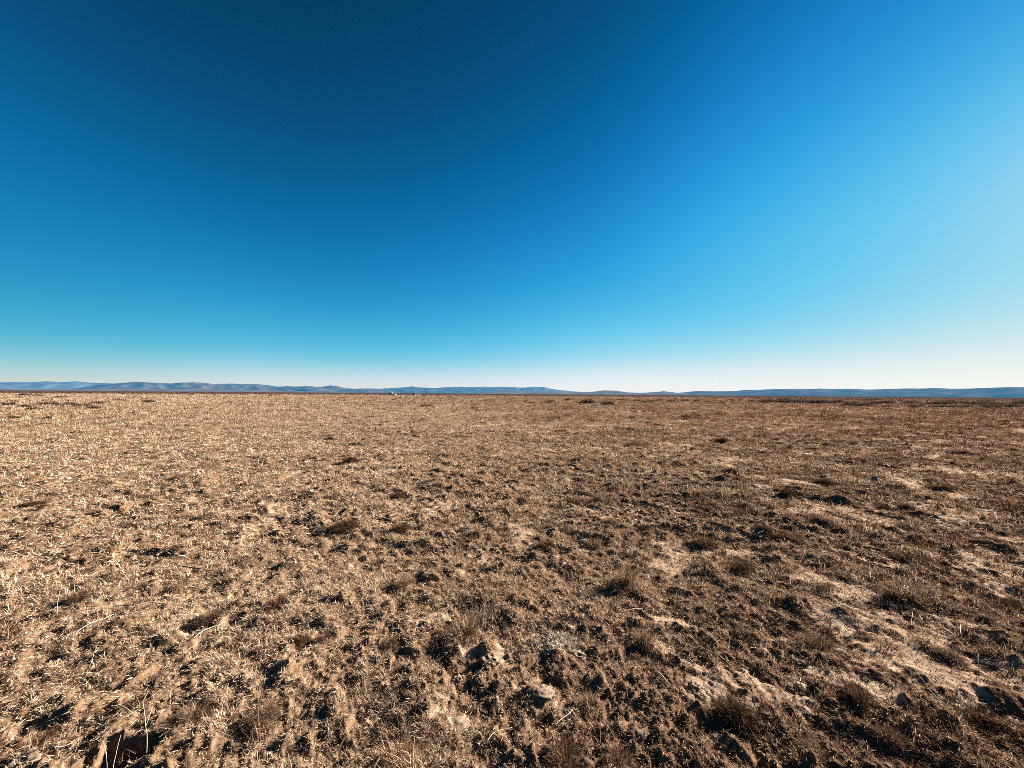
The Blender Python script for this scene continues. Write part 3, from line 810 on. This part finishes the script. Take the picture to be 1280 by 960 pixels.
# ------------------------------------------------------------------ the two far cars
import bmesh
def bevel_prism(name, prof, y0, y1, mat, parent, bev=.05, taper=0.0, top=None):
    """side profile (x, z) extruded across the car"""
    bm = bmesh.new()
    zs = [p[1] for p in prof]; zmin, zmax = min(zs), max(zs)
    A = [bm.verts.new((px, y0 + taper * (pz - zmin) / (zmax - zmin), pz)) for px, pz in prof]
    Bv = [bm.verts.new((px, y1 - taper * (pz - zmin) / (zmax - zmin), pz)) for px, pz in prof]
    n = len(prof)
    bm.faces.new(A); bm.faces.new(list(reversed(Bv)))
    for i in range(n):
        bm.faces.new((A[i], Bv[i], Bv[(i + 1) % n], A[(i + 1) % n]))
    bmesh.ops.recalc_face_normals(bm, faces=bm.faces)
    if bev: bmesh.ops.bevel(bm, geom=list(bm.edges), offset=bev, segments=2, affect='EDGES')
    me = bpy.data.meshes.new(name); bm.to_mesh(me); bm.free(); me.materials.append(mat)
    return link(name, me, parent)
def disc(name, r, w, mat, parent, loc, seg=24):
    bm = bmesh.new()
    bmesh.ops.create_cone(bm, cap_ends=True, segments=seg, radius1=r, radius2=r, depth=w)
    bmesh.ops.rotate(bm, verts=bm.verts, cent=(0, 0, 0), matrix=Matrix.Rotation(math.pi / 2, 3, 'X'))
    bmesh.ops.bevel(bm, geom=[e for e in bm.edges if len(e.link_faces) == 2 and e.calc_face_angle() > 1], offset=min(w, r) * .15, segments=2, affect='EDGES')
    me = bpy.data.meshes.new(name); bm.to_mesh(me); bm.free(); me.materials.append(mat)
    return link(name, me, parent, loc)
GLASS = plain('dark car glass', (.02, .022, .025), .1, .1, 3)
RUBBER = plain('tyre rubber', (.02, .02, .02), .85, .2, 8)
RIM = plain('wheel rim', (.35, .35, .36), .4, .1, 8, .8)
LAMP = plain('lamp glass', (.7, .7, .68), .2, .05, 8)
RED = plain('tail lamp', (.25, .02, .02), .3, .1, 8)
def car(name, px, py, D, rz, paint, trim, label):
    d = ray(px, py); k = D / math.hypot(d.x, d.y); x, y = d.x * k, d.y * k
    root = bpy.data.objects.new(name, None); COL.objects.link(root)
    root.location = (x, y, gz(x, y, 2.0)); root.rotation_euler = (0, 0, rz)
    tag(root, label, 'car')
    bevel_prism('body', [(-2.35, .55), (-2.4, 1.0), (-2.3, 1.12), (1.0, 1.12), (2.2, 1.02), (2.4, .8), (2.38, .5)], -.95, .95, paint, root, .06, .03)
    bevel_prism('sill', [(-2.3, .34), (-2.36, .56), (2.34, .51), (2.3, .32)], -.9, .9, trim, root, .03)
    bevel_prism('cabin', [(-2.25, 1.115), (-1.95, 1.78), (.15, 1.80), (.95, 1.115)], -.86, .86, paint, root, .05, .12)
    for s in (-1, 1):
        for q in ([(-1.95, 1.2), (-1.75, 1.62), (-.75, 1.66), (-.75, 1.2)], [(-.65, 1.2), (-.65, 1.66), (.1, 1.66), (.62, 1.2)]):
            yo = s * .845
            o = bevel_prism('side_window', q, yo - .02, yo + .02, GLASS, root, 0)
            o.rotation_euler = (s * .0, 0, 0)
        for wx in (-1.45, 1.5):
            t = disc('wheel', .37, .25, RUBBER, root, (wx, s * .86, .37))
            disc('rim', .22, .05, RIM, t, (0, s * .115, 0))
        bevel_prism('headlight', [(2.30, .78), (2.30, .95), (2.41, .93), (2.43, .78)], s * .72 - .16, s * .72 + .16, LAMP, root, .01)
        bevel_prism('tail_light', [(-2.42, .82), (-2.42, 1.06), (-2.34, 1.06), (-2.36, .82)], s * .8 - .1, s * .8 + .1, RED, root, .01)
    bevel_prism('windscreen', [(.30, 1.665), (.90, 1.16), (.955, 1.16), (.355, 1.69)], -.66, .66, GLASS, root, 0)
    bevel_prism('rear_window', [(-2.02, 1.70), (-2.20, 1.25), (-2.235, 1.25), (-2.05, 1.70)], -.66, .66, GLASS, root, 0)
    bevel_prism('bumper', [(2.3, .36), (2.44, .38), (2.46, .56), (2.34, .58)], -.9, .9, trim, root, .02)
    return root
WHITE = plain('white car paint', (.52, .52, .51), .3, .03, 2)
DARKP = plain('dark car paint', (.02, .021, .024), .35, .1, 2)
TRIM = plain('black plastic trim', (.025, .025, .026), .6, .1, 8)
car('parked_car', 489.8, 492.7, 245, R(-8), WHITE, TRIM, 'white car parked far off on the horizon, left of centre, black at its left end')
car('parked_car', 520.5, 492.6, 265, R(50), DARKP, TRIM, 'small dark car on the horizon just right of the white one')
